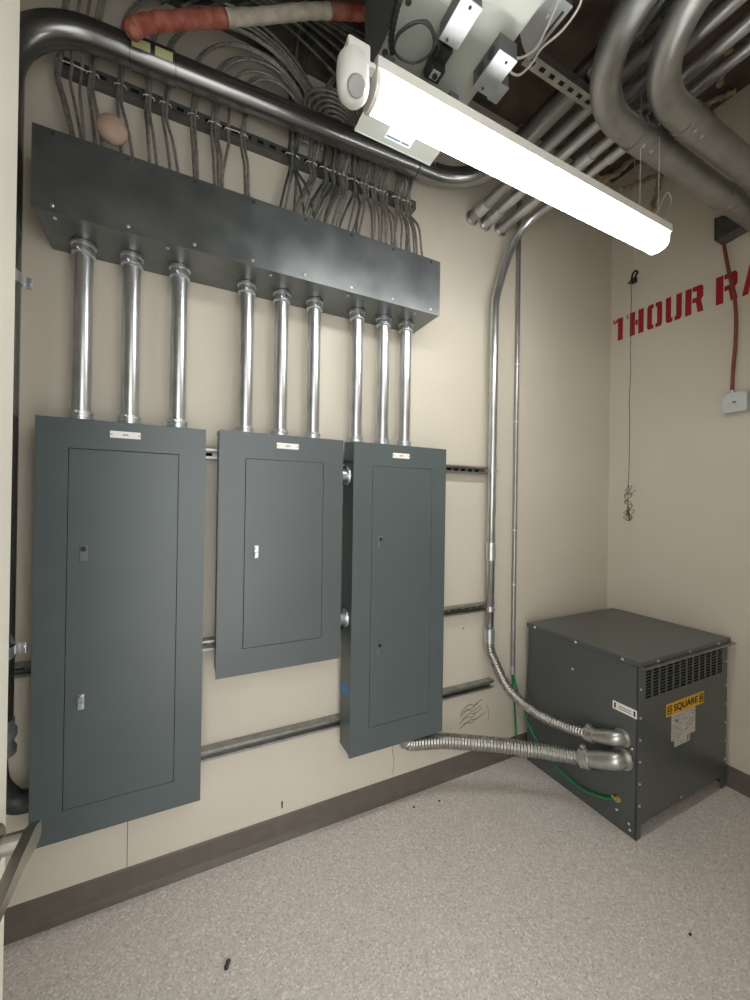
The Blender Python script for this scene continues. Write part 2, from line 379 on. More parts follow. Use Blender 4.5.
for bi, (word, lst, m) in enumerate(LB+RB):
    right = bi >= len(LB)
    mx_ = sum(a[0] for a in lst)/len(lst); mf_ = sum(a[1] for a in lst)/len(lst)
    lst = [(mx_+(a-mx_)*1.22, mf_+(f-mf_)*1.25+rnd.uniform(-.006,.006), w) for a, f, w in lst]
    for k, (xs, xf, w) in enumerate(lst):
        r = .0056*w; yt = -.11-.035*(k%3)+rnd.uniform(-.01,.01)
        pts = [(xf, yt-.01, 2.6105), (xf+(xs-xf)*.12, yt+.01, 2.68), (xf+(xs-xf)*.55, yt*.75-.015, 2.80), (xs-(xf-xs)*.02, -.07, 2.91), (xs, -.0515-.007*(k%2), 2.985), (xs+.004+rnd.uniform(-.006,.006), -.058-.012*(k%3), 3.06)]
        if not right:
            # arch over to the right behind the big pipe
            xe = .44+(.22-xs)*.22+rnd.uniform(-.008,.008); hh = (xe-xs)*.42+rnd.uniform(-.008,.008)
            if bi < 2: pts += [(xs+.012,-.06,3.16),(xs+.05,-.09,3.26+.02*k),(xs+.16,-.10,3.36+.02*k),(xs+.34,-.10,3.46+.02*k),(xs+.55,-.11,3.58+.02*k),(xs+.68,-.11,3.70)]
            else: pts += [(xs+(xe-xs)*(1-math.cos(u_))/2, -.066-.03*math.sin(u_)-.006*k, 3.11+hh*math.sin(u_)) for u_ in [PI*q_/8 for q_ in range(9)]]+[(xe,-.062,3.05)]
        elif bi == len(LB):
            pts += [(xs+.002,-.05,3.2),(xs+.01*k,-.045-.006*k,3.38),(xs+.02+.012*k,-.05,3.56),(xs+.05+.014*k,-.06,ZC-.02)]
        else:
            up = 3.16+.015*k+rnd.uniform(0,.03); hi = up+.13+.16*(1-(bi-9)/11)+rnd.uniform(-.03,.03)
            dx = .10+.5*rnd.random()*(1-(bi-9)/14)
            pts += [(xs+.004,-.055,3.12),(xs+.02,-.07,up),(xs+.08,-.085,up+(hi-up)*.6),(xs+.19,-.09-.008*k,hi),(xs+.30+dx*.2,-.1,hi+.03),(max(1.12,xs+.42),-.11,hi+.05)]
        word2 = 'grey' if (m == 'mc' or k == 1) else 'dark greenish'
        lab = '%s metal-clad cable in the %s bunch from the left above the wireway' % (word2, word)
        if word == 'first' and k == 0: r = .0085; lab = 'thick ribbed flexible cable at the far left above the wireway'
        cable('metal_clad_cable' if not (word == 'first' and k == 0) else 'ribbed_cable', lab, 'cables in the %s bunch' % word if not (word == 'first' and k == 0) else None, pts, r, m if k != 1 else 'mc', ridged=(word == 'first' and k == 0))
    # tie
    xa = min(a[0] for a in lst); xb = max(a[0] for a in lst)
    bm = B(); sweep(bm, [Vector((xa-.013,-.046,2.982)),Vector((xa-.011,-.056,2.982)),Vector(((xa+xb)/2,-.0605,2.982)),Vector((xb+.011,-.056,2.982)),Vector((xb+.013,-.046,2.982))], .0022, 6)
    tag(obj('cable_tie', bm, M['plastic' if right else 'wire']), 'thin pale tie around the %s cable bunch from the left' % word, 'cable tie', 'cable ties on the slotted channel')
# loose coils in the dark above the pipe: hung on the left bundle
for k in range(6):
    R = .05+.018*k
    c = (.60-.004*k, -.105-.004*k, 3.14)
    pts = arc(c, R, PI*.97, PI*.04, (1,0,0), (0,.12,1.), 10)
    pts = [Vector((pts[0].x-.002, pts[0].y+.01, 3.07))]+pts+[Vector((pts[-1].x, -.08, 3.07))]
    cable('looped_cable', 'grey cable arching in the small nested loops above the big pipe, left of the lamp', 'nested cable loops', pts, .0065, 'mc', n=3)
for k in range(7):
    x0 = -.30+.07*k
    pts = [(x0,-.10,3.24+.02*k),(x0+.12,-.11,3.36+.02*k),(x0+.32,-.12,3.45+.015*k),(x0+.55,-.12,3.47+.02*k),(x0+.8,-.11,3.40+.03*k),(x0+1.0,-.10,3.30+.03*k)]
    cable('sweeping_cable', 'dark cable sweeping left to right high above the big pipe', 'sweeping cables near the ceiling', pts, .0075, 'mcg', n=6)

# ------------------------------------------------------------------ the big pipe
R3 = .0445; yb = -.152
t = thing('large_conduit', 'big steel conduit bending down behind the door and crossing above the wireway', 'conduit', (-.497,yb,.70))
z0, z1 = 3.03, 3.083
p = [Vector((-.497,yb,.80)), Vector((-.497,yb,1.8)), Vector((-.497,yb,2.70))]
p += arc((-.262,yb,2.785), .235, PI, PI/2+.045, (1,0,0), (0,0,1), 16)
a = p[-1]; e = Vector((1.07,yb,z1))
p += [a.lerp(e, k/6) for k in range(1,6)]
p += arc((1.07,yb-.25,z1), .25, PI/2, 0, (1,0,0), (0,1,0), 14)
p += [Vector((1.32,yy,z1)) for yy in (-.6,-1.0,-1.4,YF+.002)]
bm = B(); sweep(bm, p, R3, 28); obj('tube', bm, M['pipe'], t)
def band(bm, a, d, w, r): d = Vector(d).normalized(); lathe(bm, [(r-.004,0),(r,.002),(r,w-.002),(r-.004,w)], Vector(a)-d*w/2, d, 28)
dirp = (e-a).normalized()
for x, w in ((-.105,.14),(1.02,.10)):
    q = a+dirp*((x-a.x)/dirp.x); bm = B(); band(bm, q, dirp, w, R3+.004); c = obj('coupling', bm, M['pipe'], t, True)
    if x < 0:
        for s in (-.034,.034):
            bm = B(); qq = q+dirp*s
            pts = [qq+Vector((0,-math.cos(f),math.sin(f)))*(R3+.0052) for f in [(-.45+.12*j) for j in range(6)]]
            for u, v in zip(pts, pts[1:]):
                dd = dirp*.027; bm.faces.new([bm.verts.new(u-dd), bm.verts.new(u+dd), bm.verts.new(v+dd), bm.verts.new(v-dd)])
            bmesh.ops.remove_doubles(bm, verts=bm.verts, dist=1e-5)
            o = obj('sticker', bm, M['ygreen'], c); o['label'] = 'yellow green sticker'
    else:
        for s in (-.03,.0,.03):
            bm = B(); lathe(bm, [(.006,0),(.006,.006)], q+dirp*s+Vector((0,-R3-.005,.012)), (0,-1,.2), 8); obj('set_screw', bm, M['steel'], c)
bm = B(); lathe(bm, [(R3,.0),(R3+.008,.002),(R3+.009,.02),(R3+.003,.024),(R3+.003,.05),(R3+.009,.054),(R3+.009,.075),(R3+.003,.08),(R3+.003,.105),(R3+.001,.11)], (-.497,yb,.70), (0,0,1), 26)
obj('coupling', bm, M['emtd'], t, True)
bm = B(); sweep(bm, spline([(-.497,yb,.70),(-.497,yb+.003,.66),(-.494,yb+.02,.60),(-.478,yb+.045,.545),(-.45,yb+.05,.515),(-.4055,yb+.05,.51)], 8), .033, 22); obj('bent_tail', bm, M['dark'], t)
for z, w in ((2.172,'upper'),(1.018,'lower')):
    t = thing('pipe_clamp', '%s silver strap clamp on the vertical big pipe beside the door' % w, 'pipe clamp', (-.47,-.10,z), 'clamps on the vertical pipe')
    bm = B(); c = Vector((-.497,yb,z)); pts = [(c+Vector((math.cos(f), math.sin(f),0))*(R3+.003)) for f in [(-1.2+.2*j) for j in range(13)]]
    for u, v in zip(pts, pts[1:]):
        k = Vector((0,0,.018)); bm.faces.new([bm.verts.new(u-k), bm.verts.new(v-k), bm.verts.new(v+k), bm.verts.new(u+k)])
    bmesh.ops.remove_doubles(bm, verts=bm.verts, dist=1e-5); bmesh.ops.solidify(bm, geom=bm.faces[:], thickness=.002)
    obj('strap', bm, M['steel'], t)
    bm = B(); add_box(bm, -.452, -.430, yb+.02, yb+.024, z-.018, z+.018, .0015); tb = obj('tab', bm, M['steel'], t)
    bm = B(); lathe(bm, [(.008,0),(.008,.006)], (-.439,yb+.02,z), (0,-1,0), 6); obj('bolt', bm, M['steel'], tb)

# beige ball and red wrapped pipe
bm = B(); bmesh.ops.create_uvsphere(bm, u_segments=24, v_segments=16, radius=1)
for v in bm.verts: v.co = Vector((-.222,-.158,2.732))+Vector((v.co.x*.046, v.co.y*.026, v.co.z*.047*(1.0 if v.co.z > 0 else 1.05)))
tag(obj('foam_disc', bm, M['foam'], None, True), 'round beige foam disc hanging among the cables at the left', 'disc')
t = thing('wrapped_pipe', 'ceiling pipe wrapped in red with a white middle stretch', 'pipe', (.2,-.26,3.2))
rp = spline([(-.165,-.30,2.935),(-.145,-.30,2.965),(-.107,-.30,3.0),(-.051,-.30,3.037),(.027,-.30,3.087),(.114,-.30,3.139),(.236,-.30,3.214),(.372,-.30,3.305),(.488,-.30,3.374),(.622,-.30,3.442),(.75,-.30,3.51)], 8)
ia, ib = 40, 64
jr = random.Random(5)
def lump(s, first=False): 
    rr = [s*(1+jr.uniform(-.07,.07)) for _ in range(200)]
    return lambda i: rr[i]*(min(1,.45+.2*i) if first else 1)
for seg_, m, nm in ((rp[:ia+1],'redtape','red_sleeve'),(rp[ia:ib+1],'plaster','white_sleeve'),(rp[ib:],'redtape','red_sleeve')):
    f = lump(.0245 if m == 'redtape' else .0235, seg_[0] == rp[0]); n_ = len(seg_)
    bm = B(); sweep(bm, seg_, .03, 16, rf=f); o = obj(nm, bm, M[m], t); o['label'] = 'red wrapped stretch' if m == 'redtape' else 'white insulated stretch'

# ------------------------------------------------------------------ right-hand vertical conduits
t = thing('vertical_conduit', 'silver conduit running up the wall right of the panels and bending overhead', 'conduit', (1.55,-.066,.73))
p = [Vector((1.548,-.066,.80)),Vector((1.551,-.066,1.6)),Vector((1.552,-.066,2.50))]+spline([(1.552,-.066,2.50),(1.554,-.066,2.60),(1.566,-.067,2.67),(1.59,-.07,2.75),(1.621,-.077,2.852),(1.662,-.10,2.974),(1.70,-.16,3.05),(1.728,-.25,3.08),(1.735,-.36,3.083)], 6)[1:]+[Vector((1.735,yy,3.083)) for yy in (-.6,-1.,-1.4,YF+.002)]
bm = B(); sweep(bm, p, .0225, 20); obj('tube', bm, M['emt'], t)
for a, d, w in (((1.549,-.066,1.23),(0,0,1),.10),((1.735,-.63,3.083),(0,1,0),.09)):
    bm = B(); band(bm, a, d, w, .0265); obj('coupling', bm, M['steel'], t, True)
def clamp(x, z, y, r, lab, grp):
    t = thing('pipe_clamp', lab, 'pipe clamp', (x,y,z), grp)
    bm = B(); pts = [Vector((x+math.cos(f)*(r+.002), y+math.sin(f)*(r+.002), z)) for f in [PI+PI*j/10 for j in range(11)]]
    for u, v in zip(pts, pts[1:]):
        k = Vector((0,0,.014)); bm.faces.new([bm.verts.new(u-k), bm.verts.new(v-k), bm.verts.new(v+k), bm.verts.new(u+k)])
    bmesh.ops.remove_doubles(bm, verts=bm.verts, dist=1e-5); bmesh.ops.solidify(bm, geom=bm.faces[:], thickness=.002)
    obj('strap', bm, M['steel'], t)
    bm = B(); add_box(bm, x+r, x+r+.004, y, -.04, z-.014, z+.014); add_box(bm, x+r, x+r+.022, y-.006, y-.002, z-.012, z+.012, .001); lathe(bm, [(.006,0),(.006,.006)], (x+r+.013,y-.006,z), (0,-1,0), 6); obj('bolt_ear', bm, M['steel'], t)
clamp(1.551, 1.678, -.066, .0225, 'clamp holding the silver vertical conduit to the uppermost wall channel', 'clamps on the silver vertical conduit')
clamp(1.550, .914, -.066, .0225, 'clamp holding the silver vertical conduit to the middle wall channel', 'clamps on the silver vertical conduit')
t = thing('thin_conduit', 'thin grey conduit standing against the wall right of the silver one', 'conduit', (1.777,-.016,.50))
bm = B(); cyl(bm, (1.777,-.016,.50), (1.777,-.016,ZC-.001), .0128, 14); obj('tube', bm, M['emtd'], t, True)
for z in (2.32, 1.98, 1.34, 1.02):
    bm = B(); band(bm, (1.777,-.016,z), (0,0,1), .014, .014); obj('strap', bm, M['steel'], t, True)
bm = B(); band(bm, (1.777,-.016,.515), (0,0,1), .05, .015); obj('bushing', bm, M['steel'], t, True)

# ------------------------------------------------------------------ overhead conduits towards the camera
for x, lab in ((1.435,'leftmost'),(1.53,'middle'),(1.642,'rightmost')):
    t = thing('overhead_conduit', '%s of the three parallel conduits leaving the back wall and passing over the lamp' % lab, 'conduit', (x,-.9,3.055), 'overhead conduits over the lamp')
    bm = B(); cyl(bm, (x,-.0005,3.083), (x,YF+.002,3.083), .0275, 20); obj('tube', bm, M['emt' if x > 1.5 else 'emtd'], t, True)
    for y in ((-.075,) if x < 1.6 else (-.52,)):
        bm = B(); band(bm, (x,y-.02,3.083), (0,1,0), .07, .0315); obj('coupling', bm, M['steel'], t, True)
    bm = B(); lathe(bm, [(.041,0),(.041,.006),(.036,.012)], (x,-.0005,3.083), (0,-1,0), 20); obj('locknut', bm, M['cast'], t, True)
bm = B()
# trapeze strut under them, slots seen from below
t = thing('trapeze_strut', 'slotted trapeze channel hanging under the overhead conduits', 'strut channel', (1.3,-.77,3.0))
add_box(bm, 1.02, 1.80, -.79, -.749, 2.995, 2.9975); add_box(bm, 1.02, 1.80, -.79, -.7875, 2.9975, 3.03); add_box(bm, 1.02, 1.80, -.7515, -.749, 2.9975, 3.03); obj('channel', bm, M['strut'], t)
bm = B(); x = 1.05
while x < 1.78: add_box(bm, x-.011, x+.011, -.7765, -.7625, 2.9942, 2.995); x += .048
o = obj('slot_row', bm, M['hole'], t); o['kind'] = 'stuff'
for x in (1.04,1.78):
    bm = B(); cyl(bm, (x,-.77,2.985), (x,-.77,ZC-.001), .005, 8); obj('threaded_rod', bm, M['steel'], t)

def elbow_pipe(label, xl, ys, Rb, z, yend, xc, r=.048):
    t = thing('large_conduit', label, 'conduit', (xl,ys,z-r), 'large conduits at the right ceiling')
    c = (xl+Rb, ys-Rb, z)
    p = [Vector((xl,yy,z)) for yy in (YF+.002, (YF+ys-Rb)/2)]+arc(c, Rb, PI, PI/2, (1,0,0), (0,1,0), 20)+[Vector((xx,ys,z)) for xx in (1.8,2.2,XR-.0005)]
    bm = B(); sweep(bm, p, r, 28); obj('tube', bm, M['emtd'], t)
    for x in xc:
        bm = B(); band(bm, (x,ys,z), (1,0,0), .10, r+.005); k = obj('coupling', bm, M['emtd'], t, True)
        for s in (-.025,.025):
            bm = B(); lathe(bm, [(.007,0),(.007,.008)], (x+s,ys-.02,z-r-.003), (0,-.3,-1), 8); obj('set_screw', bm, M['steel'], k)
    return t
elbow_pipe('large conduit elbow at the upper right, nearer to the lamp', 1.125, -.812, .36, 2.935, 0, (1.60,2.27))
elbow_pipe('large conduit elbow at the upper right, farther from the lamp than its twin', 1.236, -.934, .37, 2.935, 0, (1.70,))
# pull fitting and red cable with box on the right wall
t = thing('pull_box', 'dark wedge-shaped box on the right wall under the big conduit', 'junction box', (2.63,-.69,2.93))
bm = B(); add_prism(bm, [(-.635,2.94),(-.745,2.955),(-.755,2.985),(-.70,3.06),(-.635,3.062)], 'x', 2.585, XR); obj('body', bm, M['strutd'], t)
bm = B(); add_prism(bm, [(-.629,2.944),(-.634,2.938),(-.634,3.066),(-.629,3.06)], 'x', 2.582, XR); obj('cover', bm, M['dark'], t)
pts = [(2.645,-.645,2.942),(2.650,-.655,2.86),(2.655,-.672,2.74),(2.655,-.692,2.62),(2.655,-.70,2.50),(2.655,-.698,2.36),(2.655,-.690,2.24),(2.655,-.686,2.115)]
bm = B(); sweep(bm, spline(pts, 8), .0085, 10); tag(obj('red_cable', bm, M['redcable'], None), 'reddish brown cable hanging down the right wall to a small box', 'cable')
t = thing('junction_box', 'square junction box with pale cover on the right wall below the red cable', 'junction box', (2.65,-.705,2.0))
bm = B(); add_box(bm, 2.636, XR, -.757, -.655, 2.003, 2.105, .004); obj('body', bm, M['alu'], t)
bm = B(); add_box(bm, 2.631, 2.636, -.759, -.653, 2.001, 2.107, .002); k = obj('cover', bm, M['boxgrey'], t)
for y in (-.748,-.664):
    for z in (2.012,2.096): screw(k, (2.631,y,z), (-1,0,0), .005, .003)
bm = B(); add_box(bm, 2.6305, 2.631, -.715, -.697, 2.048, 2.060); obj('smudge', bm, M['ink2'], k)
bm = B(); lathe(bm, [(.012,0),(.012,.018),(.009,.02)], (2.655,-.686,2.105), (0,0,1), 14); obj('cable_connector', bm, M['steel'], t)

# ------------------------------------------------------------------ stencilled lettering on the right wall
t = thing('stencil_lettering', 'red stencilled fire-rating lettering on the right wall', 'lettering', (XR,-.4,2.62))
Z0, ZH = 2.621, .155
def glyph(y0, y1, polys):
    bm = B()
    for poly in polys:
        # u runs to the viewer's right (towards -y), v up
        pp = [(y0+(y1-y0)*u, Z0+ZH*v) for u, v in poly]; add_prism(bm, pp, 'x', XR-.0009, XR+.0005)
    return obj('letter', bm, M['red'], t)
rc = lambda a,b,c,d: [(a,c),(b,c),(b,d),(a,d)]
glyph(-.018,-.118, [rc(.32,.66,0,.97),rc(.0,.10,.80,.98),rc(.92,1,.80,.98),[(.14,.78),(.32,.86),(.32,.97),(.14,.9)]])
glyph(-.130,-.218, [rc(0,.38,0,1),rc(.62,1,0,1),rc(.41,.59,.40,.61)])
glyph(-.239,-.327, [[(0,.1),(.1,0),(.44,0),(.44,.17),(.33,.17),(.33,.83),(.44,.83),(.44,1),(.1,1),(0,.9)],[(.56,0),(.9,0),(1,.1),(1,.9),(.9,1),(.56,1),(.56,.83),(.67,.83),(.67,.17),(.56,.17)]])
glyph(-.347,-.434, [[(0,.1),(.1,0),(.44,0),(.44,.17),(.34,.17),(.34,1),(0,1)],[(.56,0),(.9,0),(1,.1),(1,1),(.66,1),(.66,.17),(.56,.17)]])
Rg = [rc(0,.36,0,1),[(.40,.82),(.64,.82),(.64,.58),(.40,.58),(.40,.40),(.60,.40),(.70,0),(1.02,0),(.88,.44),(1,.55),(1,.9),(.9,1),(.40,1)]]
glyph(-.452,-.542, Rg)
glyph(-.601,-.697, Rg)
glyph(-.716,-.818, [[(0,0),(.26,0),(.44,.66),(.44,1),(.30,1)],[(1,0),(.74,0),(.56,.66),(.56,1),(.70,1)],rc(.42,.58,.22,.38)])

# hook and hanging string near the corner
bm = B(); sweep(bm, spline([(2.50,-.262,2.905),(2.50,-.275,2.93),(2.50,-.262,2.945),(2.50,-.246,2.93),(2.50,-.24,2.90),(2.50,-.222,2.882)], 5), .006, 8)
add_box(bm, 2.488, 2.512, -.272, -.240, 2.872, 2.905, .006)
tag(obj('black_hook', bm, M['black']), 'small black hook at the top of the hanging string by the corner', 'hook')
bm = B()
for q in (0,1): sweep(bm, spline([(2.50,-.250-.012*q,2.94),(2.495+.012*q,-.26,3.1),(2.505,-.245-.02*q,3.35),(2.50,-.25,3.6),(2.50,-.25,ZC-.001)], 6), .0024, 6)
tag(obj('hook_wire', bm, M['wire']), 'pair of pale wires from the ceiling to the small black hook', 'wire')
t = thing('hanging_string', 'thin dark string with a tangled knot hanging near the wall corner', 'string', (2.5,-.24,1.4))
sr = random.Random(2)
pts = [(2.5+sr.uniform(-.003,.003), -.240+sr.uniform(-.004,.004), 2.885-.106*k) for k in range(13)]
bm = B(); sweep(bm, spline(pts, 4), .0022, 6); obj('cord', bm, M['string'], t)
bm = B()
for k in range(4):
    pts = [(2.5,-.24,1.62)]
    for j in range(7): pts.append((2.5+sr.uniform(-.015,.015), -.24+sr.uniform(-.022,.022), 1.60-.02*j+sr.uniform(-.02,.02)))
    for j in range(4): pts.append((2.5+sr.uniform(-.02,.02), -.235+sr.uniform(-.028,.028), 1.47-.022*j))
    pts.append((2.5,-.24,1.5))
    sweep(bm, spline(pts, 5), .0018, 5)
sweep(bm, spline([(2.5,-.24,1.57),(2.5,-.26,1.575),(2.5,-.285,1.59)],4), .002, 5)
obj('tangle', bm, M['string'], t)

# ------------------------------------------------------------------ lamp
t = thing('strip_light', 'lit white linear strip light hanging across the room', 'ceiling light', (1.05,-.82,2.62))
bm = B(); add_prism(bm, [(-.885,2.549),(-.885,2.578),(-.876,2.586),(-.800,2.586),(-.791,2.578),(-.791,2.549)], 'x', .414, 1.678); obj('housing', bm, M['white'], t)
bm = B()
lp = [(-.876,2.549),(-.876,2.517),(-.870,2.507),(-.860,2.499),(-.838,2.495),(-.816,2.499),(-.806,2.507),(-.800,2.517),(-.800,2.549)]
add_prism(bm, lp, 'x', .4262, 1.6713); obj('diffuser', bm, M['lamp'], t)
for a, b in ((.4145,.426),(1.6715,1.6775)):
    bm = B(); add_prism(bm, [(-.880,2.549)]+[(y+(-.002 if y < -.838 else .002), z-.001) for y, z in lp[1:-1]]+[(-.796,2.549)], 'x', a, b)
    o = obj('end_cap', bm, M['white'], t)
for x in (.72,1.18,1.5):
    bm = B(); add_box(bm, x-.008, x+.008, -.8775, -.876, 2.541, 2.549, .0005); obj('lens_clip', bm, M['white'], t)
for x, y in ((1.58,-.82),(1.63,-.86)):
    bm = B(); cyl(bm, (x,y,2.586), (x,y,ZC-.001), .0014, 6); obj('suspension_wire', bm, M['wire'], t)
bm = B(); sweep(bm, spline([(1.64,-.82,2.587),(1.70,-.80,2.66),(1.79,-.77,2.74),(1.865,-.75,2.83),(1.90,-.75,2.875),(1.93,-.75,2.855),(1.905,-.755,2.80),(1.84,-.77,2.72),(1.74,-.80,2.63),(1.67,-.83,2.587)], 8), .0026, 7); obj('supply_wire', bm, M['wire'], t)
# occupancy sensor on the lamp end
t = thing('occupancy_sensor', 'white plastic occupancy sensor at the left end of the strip light', 'sensor', (.365,-.87,2.43))
bm = B()
lathe(bm, [(.002,0),(.014,.0025),(.026,.010),(.034,.021),(.038,.036),(.039,.075),(.036,.10),(.030,.104)], (.350,-.885,2.432), (0,.08,1), 28)
obj('body', bm, M['plastic'], t, True)
bm = B(); add_box(bm, .328, .385, -.905, -.85, 2.515, 2.565, .005); obj('mounting_box', bm, M['plastic'], t)
bm = B(); lathe(bm, [(.0205,0),(.0205,.012),(.018,.0145),(.002,.015)], (.347,-.904,2.4525), (0,-.66,-.75), 24); obj('lens', bm, M['lensgrey'], t, True)
bm = B(); add_box(bm, .3855, .4135, -.875, -.850, 2.553, 2.564, .002); obj('nipple', bm, M['plastic'], t)

# ------------------------------------------------------------------ sheet metal unit overhead with control boxes
t = thing('sheet_metal_unit', 'pale sheet metal air unit overhead, carrying the small silver control boxes', 'air unit', (.65,-1.1,2.70))
bm = B(); add_box(bm, .462, .762, -1.50, -.69, 2.702, 2.705); obj('bottom_panel', bm, M['duct'], t)
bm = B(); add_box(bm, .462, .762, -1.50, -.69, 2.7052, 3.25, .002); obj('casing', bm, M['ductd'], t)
for y in (-.80,-.92): screw(t, (.475,y,2.702), (0,0,-1), .008, .005, 'dark', 'bolt')
bm = B(); add_box(bm, .519, .566, -1.02, -.957, 2.7005, 2.702); k = obj('rating_label', bm, M['paper'], t)
bm = B()
for j in range(4): add_box(bm, .526, .558, -1.01+.012*j, -1.005+.012*j, 2.7001, 2.7005)
obj('label_text', bm, M['ink2'], k)
t = thing('flange_plate', 'flat grey metal plate with a white sticker just behind the lamp', 'metal plate', (.6,-.7,2.63))
bm = B(); add_box(bm, .461, .738, -.82, -.629, 2.632, 2.635); add_box(bm, .461, .738, -.629, -.6265, 2.630, 2.65); obj('plate', bm, M['duct'], t)
for xs_ in (.475,.69):
    bm = B(); add_box(bm, xs_,xs_+.03,-.80,-.70,2.635,2.7015); obj('spacer', bm, M['ductd'], t)
bm = B(); add_box(bm, .553, .643, -.70, -.648, 2.6312, 2.632); k = obj('sticker', bm, M['plate'], t); k['label'] = 'white sticker with a blue line'
bm = B(); add_box(bm, .556, .604, -.660, -.655, 2.6308, 2.6312); add_box(bm, .609, .636, -.660, -.655, 2.6308, 2.6312); obj('sticker_print', bm, M['blue'], k)
def relay(label, x0, x1, y0, y1, zb, zt, scr, knock=True):
    t = thing('relay_box', label, 'control box', ((x0+x1)/2,(y0+y1)/2,zb), 'small control boxes above the lamp')
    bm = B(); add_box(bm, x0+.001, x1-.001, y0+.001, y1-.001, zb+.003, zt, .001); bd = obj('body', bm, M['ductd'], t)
    bm = B(); add_box(bm, x0, x1, y0, y1, zb, zb+.003); c = obj('cover', bm, M['alu'], t)
    for x, y in scr: screw(c, (x,y,zb), (0,0,-1), .004, .003, 'dark')
    if knock:
        for k in range(2):
            bm = B(); y = y0+(y1-y0)*(.3+.4*k); lathe(bm, [(.014,0),(.014,.002),(.011,.0025)], (x0+.001,y,zb+(zt-zb)*.5), (-1,0,0), 18); obj('knockout', bm, M['dark'], bd)
    return t
relay('narrow silver control box overhead, left of the other two', .566, .622, -1.015, -.918, 2.662, 2.7015, [(.594,-1.003),(.585,-.926)], False)
relay('silver control box with knockouts overhead, nearest the lamp', .714, .775, -.975, -.870, 2.655, 2.7015, [(.750,-.960),(.740,-.882)])
relay('smallest silver control box, beside the knockout box over the lamp', .779, .815, -.905, -.855, 2.668, 2.7015, [], False)
t = thing('silver_enclosure', 'wide bright silver box at the top of the photo, left of the big elbows', 'control box', (.83,-1.05,2.80))
pl = [(.770,-1.028),(.916,-1.028),(.916,-.88),(.862,-.905),(.800,-.945),(.770,-.975)]
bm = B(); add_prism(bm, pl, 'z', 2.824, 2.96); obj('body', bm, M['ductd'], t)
bm = B(); add_prism(bm, pl, 'z', 2.82, 2.8238); obj('cover', bm, M['alu'], t)
screw(t, (.872,-.985,2.82), (0,0,-1), .006, .004)
bm = B(); add_box(bm, .899, .906, -1.01, -.94, 2.8192, 2.82); obj('vent_slot', bm, M['dark'], t)
bm = B(); add_box(bm, .7635, .7695, -1.02, -.98, 2.86, 2.93); obj('bracket', bm, M['ductd'], t)
bm = B(); add_box(bm, .775, .845, -.945, -.80, 2.905, 2.908); add_box(bm, .775, .845, -.945, -.942, 2.908, 2.955); obj('wire_tray', bm, M['ductd'], t)
# black module, cords
t = thing('black_module', 'small black sensor module clipped under the air unit', 'sensor', (.60,-.86,2.66))
bm = B(); add_box(bm, .585, .620, -.905, -.862, 2.668, 2.7015, .003); add_prism(bm, [(-.868,2.655),(-.832,2.655),(-.824,2.68),(-.868,2.7015)], 'x', .580, .622); obj('body', bm, M['black'], t)
bm = B(); add_box(bm, .589, .613, -.862, -.838, 2.652, 2.655, .001); f = obj('face', bm, M['lensgrey'], t)
bm = B(); lathe(bm, [(.007,0),(.007,.004),(.005,.005)], (.601,-.850,2.652), (0,0,-1), 14); obj('button', bm, M['black'], f)
bm = B(); pts = [(.474,-.842,2.664),(.470,-.885,2.662),(.500,-.925,2.662),(.54,-.925,2.66),(.565,-.89,2.66),(.545,-.848,2.662),(.51,-.835,2.664),(.478,-.845,2.664),(.474,-.885,2.664),(.515,-.932,2.664),(.56,-.915,2.664),(.583,-.895,2.668)]
sweep(bm, spline(pts, 6), .0032, 7); tag(obj('coiled_wire', bm, M['dark']), 'thin grey wire coiled into a ring beside the black module', 'wire')
bm = B(); pts = resample(spline([(.425,-1.04,2.675),(.438,-.96,2.672),(.448,-.90,2.668),(.462,-.858,2.664),(.478,-.838,2.662)], 12), .004)
sweep(bm, pts, .0075, 8, rf=lambda i: .0085 if i%3 else .0065); tag(obj('corrugated_cord', bm, M['black']), 'black corrugated cord hanging at the left side of the air unit', 'cord')
bm = B(); pts = [(.83,-1.07,2.80),(.86,-1.08,2.79),(.905,-1.06,2.79),(.915,-1.0,2.79),(.90,-.94,2.79),(.91,-.90,2.795),(.905,-.855,2.80),(.87,-.85,2.80),(.845,-.88,2.795),(.87,-.90,2.79),(.885,-.94,2.79),(.865,-1.0,2.79),(.845,-1.05,2.795)]
sweep(bm, spline(pts, 6), .0032, 7); tag(obj('white_wire_loop', bm, M['wire']), 'white wires looping beside the silver boxes near the slotted trapeze', 'wire')
# strands of fireproofing on the ceiling at the right
def strand(a, b, r, lab):
    a, b = Vector(a), Vector(b); k = random.Random(int(a.x*999))
    pts = [a.lerp(b, i/5)+Vector((k.uniform(-.015,.015),k.uniform(-.015,.015),k.uniform(-.004,.004))) for i in range(6)]
    bm = B(); sweep(bm, spline(pts, 4), r, 8, rf=lambda i: r*(1+.25*math.sin(i*1.7))); tag(obj('fireproofing_strand', bm, M['strand']), lab, 'strand', 'pale fireproofing strands')
strand((2.13,-.30,3.34),(2.60,-.30,3.735),.017,'pale strand hanging above the right end of the lamp, nearest the conduits')
strand((2.29,-.30,3.35),(2.668,-.30,3.57),.013,'pale strand hanging crosswise above the right end of the lamp')
strand((2.57,-.32,3.30),(2.664,-.32,3.58),.013,'pale upright strand beside the right wall above the lamp end')
strand((2.64,-.706,3.725),(2.587,-.572,3.725),.014,'pale strand on the ceiling close to the right wall above the big conduits')
strand((2.33,-.809,3.725),(2.525,-.679,3.725),.016,'pale crosswise strand on the ceiling above the big conduits')

